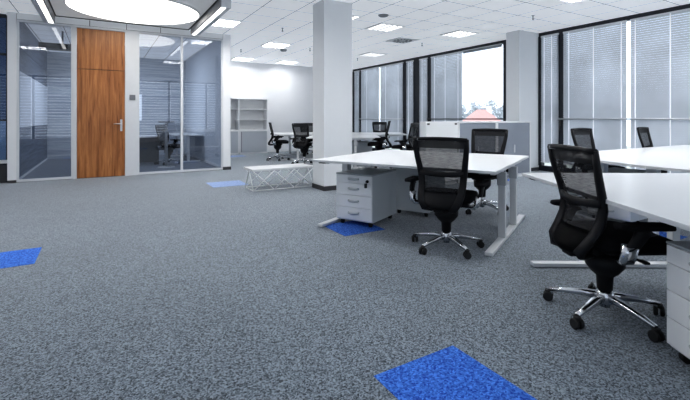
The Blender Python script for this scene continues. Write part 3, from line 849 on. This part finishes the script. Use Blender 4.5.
# ------------------------------------------------------------------ shelving at the back wall
SY = 13.60
def low_cab(x0, x1, label):
    t = thing('low_cabinet', label, 'cabinet', (x0, SY, 0), 0, 'grey low cabinets at the back wall')
    w = x1 - x0; d = YB - .02 - SY
    b = bm_new(); box(b, 0, w, .02, d, .05, .765); box(b, 0, .04, 0, .02, .05, .765); box(b, w - .04, w, 0, .02, .05, .765); obj('body', b, M['cab_white'], t)
    b = bm_new(); box(b, -.002, w + .002, -.01, d, .765, .79, .002); obj('top_panel', b, M['cab_white'], t)
    b = bm_new(); box(b, .01, w - .01, .02, d, 0, .05); obj('plinth', b, M['cab_white'], t)
    b = bm_new()
    for k in range(24):
        x = .042 + k * (w - .084) / 24; box(b, x, x + (w - .084) / 24 - .003, .004, .02, .06, .76)
    dr = obj('tambour_door', b, M['tambour_pale'], t)
    b = bm_new(); box(b, .05, .085, -.008, .004, .08, .75, .002); obj('handle', b, M['grey_dev'], dr)
def open_shelf(x0, x1, label):
    t = thing('open_shelf', label, 'shelf', (x0, SY + .03, .79), 0, 'white open shelves at the back wall')
    w = x1 - x0; d = YB - .03 - SY - .03; H = 1.08
    b = bm_new(); box(b, 0, .022, 0, d, 0, H); box(b, w - .022, w, 0, d, 0, H); box(b, .022, w - .022, d - .012, d, 0, H); box(b, .022, w - .022, 0, d, H - .022, H); box(b, .022, w - .022, 0, d, 0, .02)
    obj('carcass', b, M['cab_white'], t)
    for z in (.36, .71):
        b = bm_new(); box(b, .022, w - .022, .01, d - .012, z, z + .02); obj('shelf_board', b, M['cab_white'], t)
low_cab(2.96, 3.955, 'low grey cabinet against the back wall, left one beside the partition end')
low_cab(3.96, 4.955, 'low grey cabinet against the back wall, right one behind the side-view chair')
open_shelf(2.96, 3.955, 'empty white open shelf on the left low cabinet beside the partition')
open_shelf(3.96, 4.955, 'empty white open shelf on the right low cabinet at the back wall')

# ------------------------------------------------------------------ things inside the meeting room
hx2, hy2 = Wd(-4.36, 10.05)
t = thing('bar_table', 'tall slim round-topped table on a single post behind the glass', 'table', (hx2, hy2, .006))
b = bm_new(); lathe(b, [(.19, 0), (.2, .008), (.19, .016), (.04, .03)], 28); obj('base_disc', b, M['steel'], t)
b = bm_new(); tube(b, [(0, 0, .02), (0, 0, 1.09)], .035, 16); obj('post', b, M['grey_dev'], t)
b = bm_new(); lathe(b, [(.14, 1.085), (.18, 1.09), (.18, 1.125), (.17, 1.13)], 28); obj('tabletop', b, M['grey_dev'], t)
cx_, cy_ = Wd(-4.60, 10.75)
o = copy_tree(chair); o.location = (cx_, cy_, .006); o.rotation_euler = (0, 0, yaw(100)); o['label'] = 'dark office chair inside the meeting room behind the tall slim table'; o['group'] = 'chairs in the meeting room'
t = thing('side_desk', 'black-framed white-topped desk behind the glass beside the tall table', 'desk', (*Wd(-5.28, 10.75), .006), 0)
b = bm_new(); box(b, -.55, .35, -.3, .3, .70, .735, .003); obj('tabletop', b, M['desk'], t)
for x in (-.52, .31):
    b = bm_new(); box(b, x, x + .05, -.28, .28, 0, .70); obj('side_panel', b, M['joint'], t)
b = bm_new(); box(b, -.5, .32, -.26, -.24, .06, .69); obj('modesty_panel', b, M['joint'], t)
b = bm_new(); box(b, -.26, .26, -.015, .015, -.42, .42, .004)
o = obj('reflection_panel', b, M['reflection_glow']); o.location = (.86, YI - .015, 1.55); tag(o, 'small glowing panel imitating a window reflection, on the meeting room back wall behind the glass', 'reflection_panel')
t = thing('reflected_desk', 'pale desk imitating desk reflections, along the right wall of the meeting room behind glass', 'desk', (2.05, 12.9, .006), 0)  # added in place of desk reflections in the glass
b = bm_new(); box(b, -.38, .36, -1.1, 1.1, .71, .74, .003); obj('tabletop', b, M['desk'], t)
for y in (-1.0, 1.0):
    b = bm_new(); box(b, -.34, .32, y - .03, y + .03, 0, .03); box(b, -.03, .03, y - .03, y + .03, .03, .71); obj('leg', b, M['desk_leg'], t)
t = thing('mirrored_light_box', 'dark projector stand-in hanging from the meeting room ceiling behind the left glass', 'reflection', (-.75, 11.2, ZC))  # added dark shape imitating the linear light mirrored in the glass
b = bm_new(); tube(b, [(0, 0, 0), (0, 0, -.30)], .02, 10); obj('mount', b, M['grey_dev'], t)
b = bm_new(); box(b, -.42, .42, -.15, .15, -.42, -.30, .012); obj('body', b, M['black'], t)
b = bm_new(); tube(b, [(.25, -.15, -.36), (.25, -.175, -.36)], .04, 14); obj('lens', b, M['glass_dark'], t)  # small disc on the reflection stand-in, no real lens

# ------------------------------------------------------------------ world, lamps, camera
w = bpy.data.worlds.new('sky'); bpy.context.scene.world = w; w.use_nodes = True
bg = w.node_tree.nodes['Background']; bg.inputs[0].default_value = (.90, .95, 1.0, 1); bg.inputs[1].default_value = 2.2
def area(name, loc, size, power, rot=(0, 0, 0), col=(1, 1, 1), sy=None):
    l = bpy.data.lights.new(name, 'AREA'); l.energy = power; l.size = size; l.color = col
    if sy: l.shape = 'RECTANGLE'; l.size_y = sy
    o = bpy.data.objects.new(name, l); COL.objects.link(o); o.location = loc; o.rotation_euler = rot
    return o
area('side_blind_fill', (-3.0, 12.2, 1.6), 1.6, 60, (-PI / 2, 0, 0))  # unseen fill added to backlight the far-left blind sheets
area('meeting_room_fill', (.5, 12.3, ZC - .04), 1.2, 60, col=(.90, .94, 1))  # fill light added to brighten the meeting room, no fixture there
sc = bpy.context.scene
sc.view_settings.view_transform = 'Standard'; sc.view_settings.look = 'None'
try: sc.view_settings.look = 'Medium High Contrast'
except TypeError: pass
sc.view_settings.exposure = 0.0; sc.view_settings.gamma = 1.0
cam = bpy.data.cameras.new('camera'); co = bpy.data.objects.new('camera', cam); COL.objects.link(co)
co.location = (0, 0, 1.18); co.rotation_euler = (PI / 2, 0, -TH)
cam.sensor_width = 36; cam.lens = 412 / 690 * 36; cam.shift_y = -81 / 690; cam.clip_end = 400
sc.camera = co
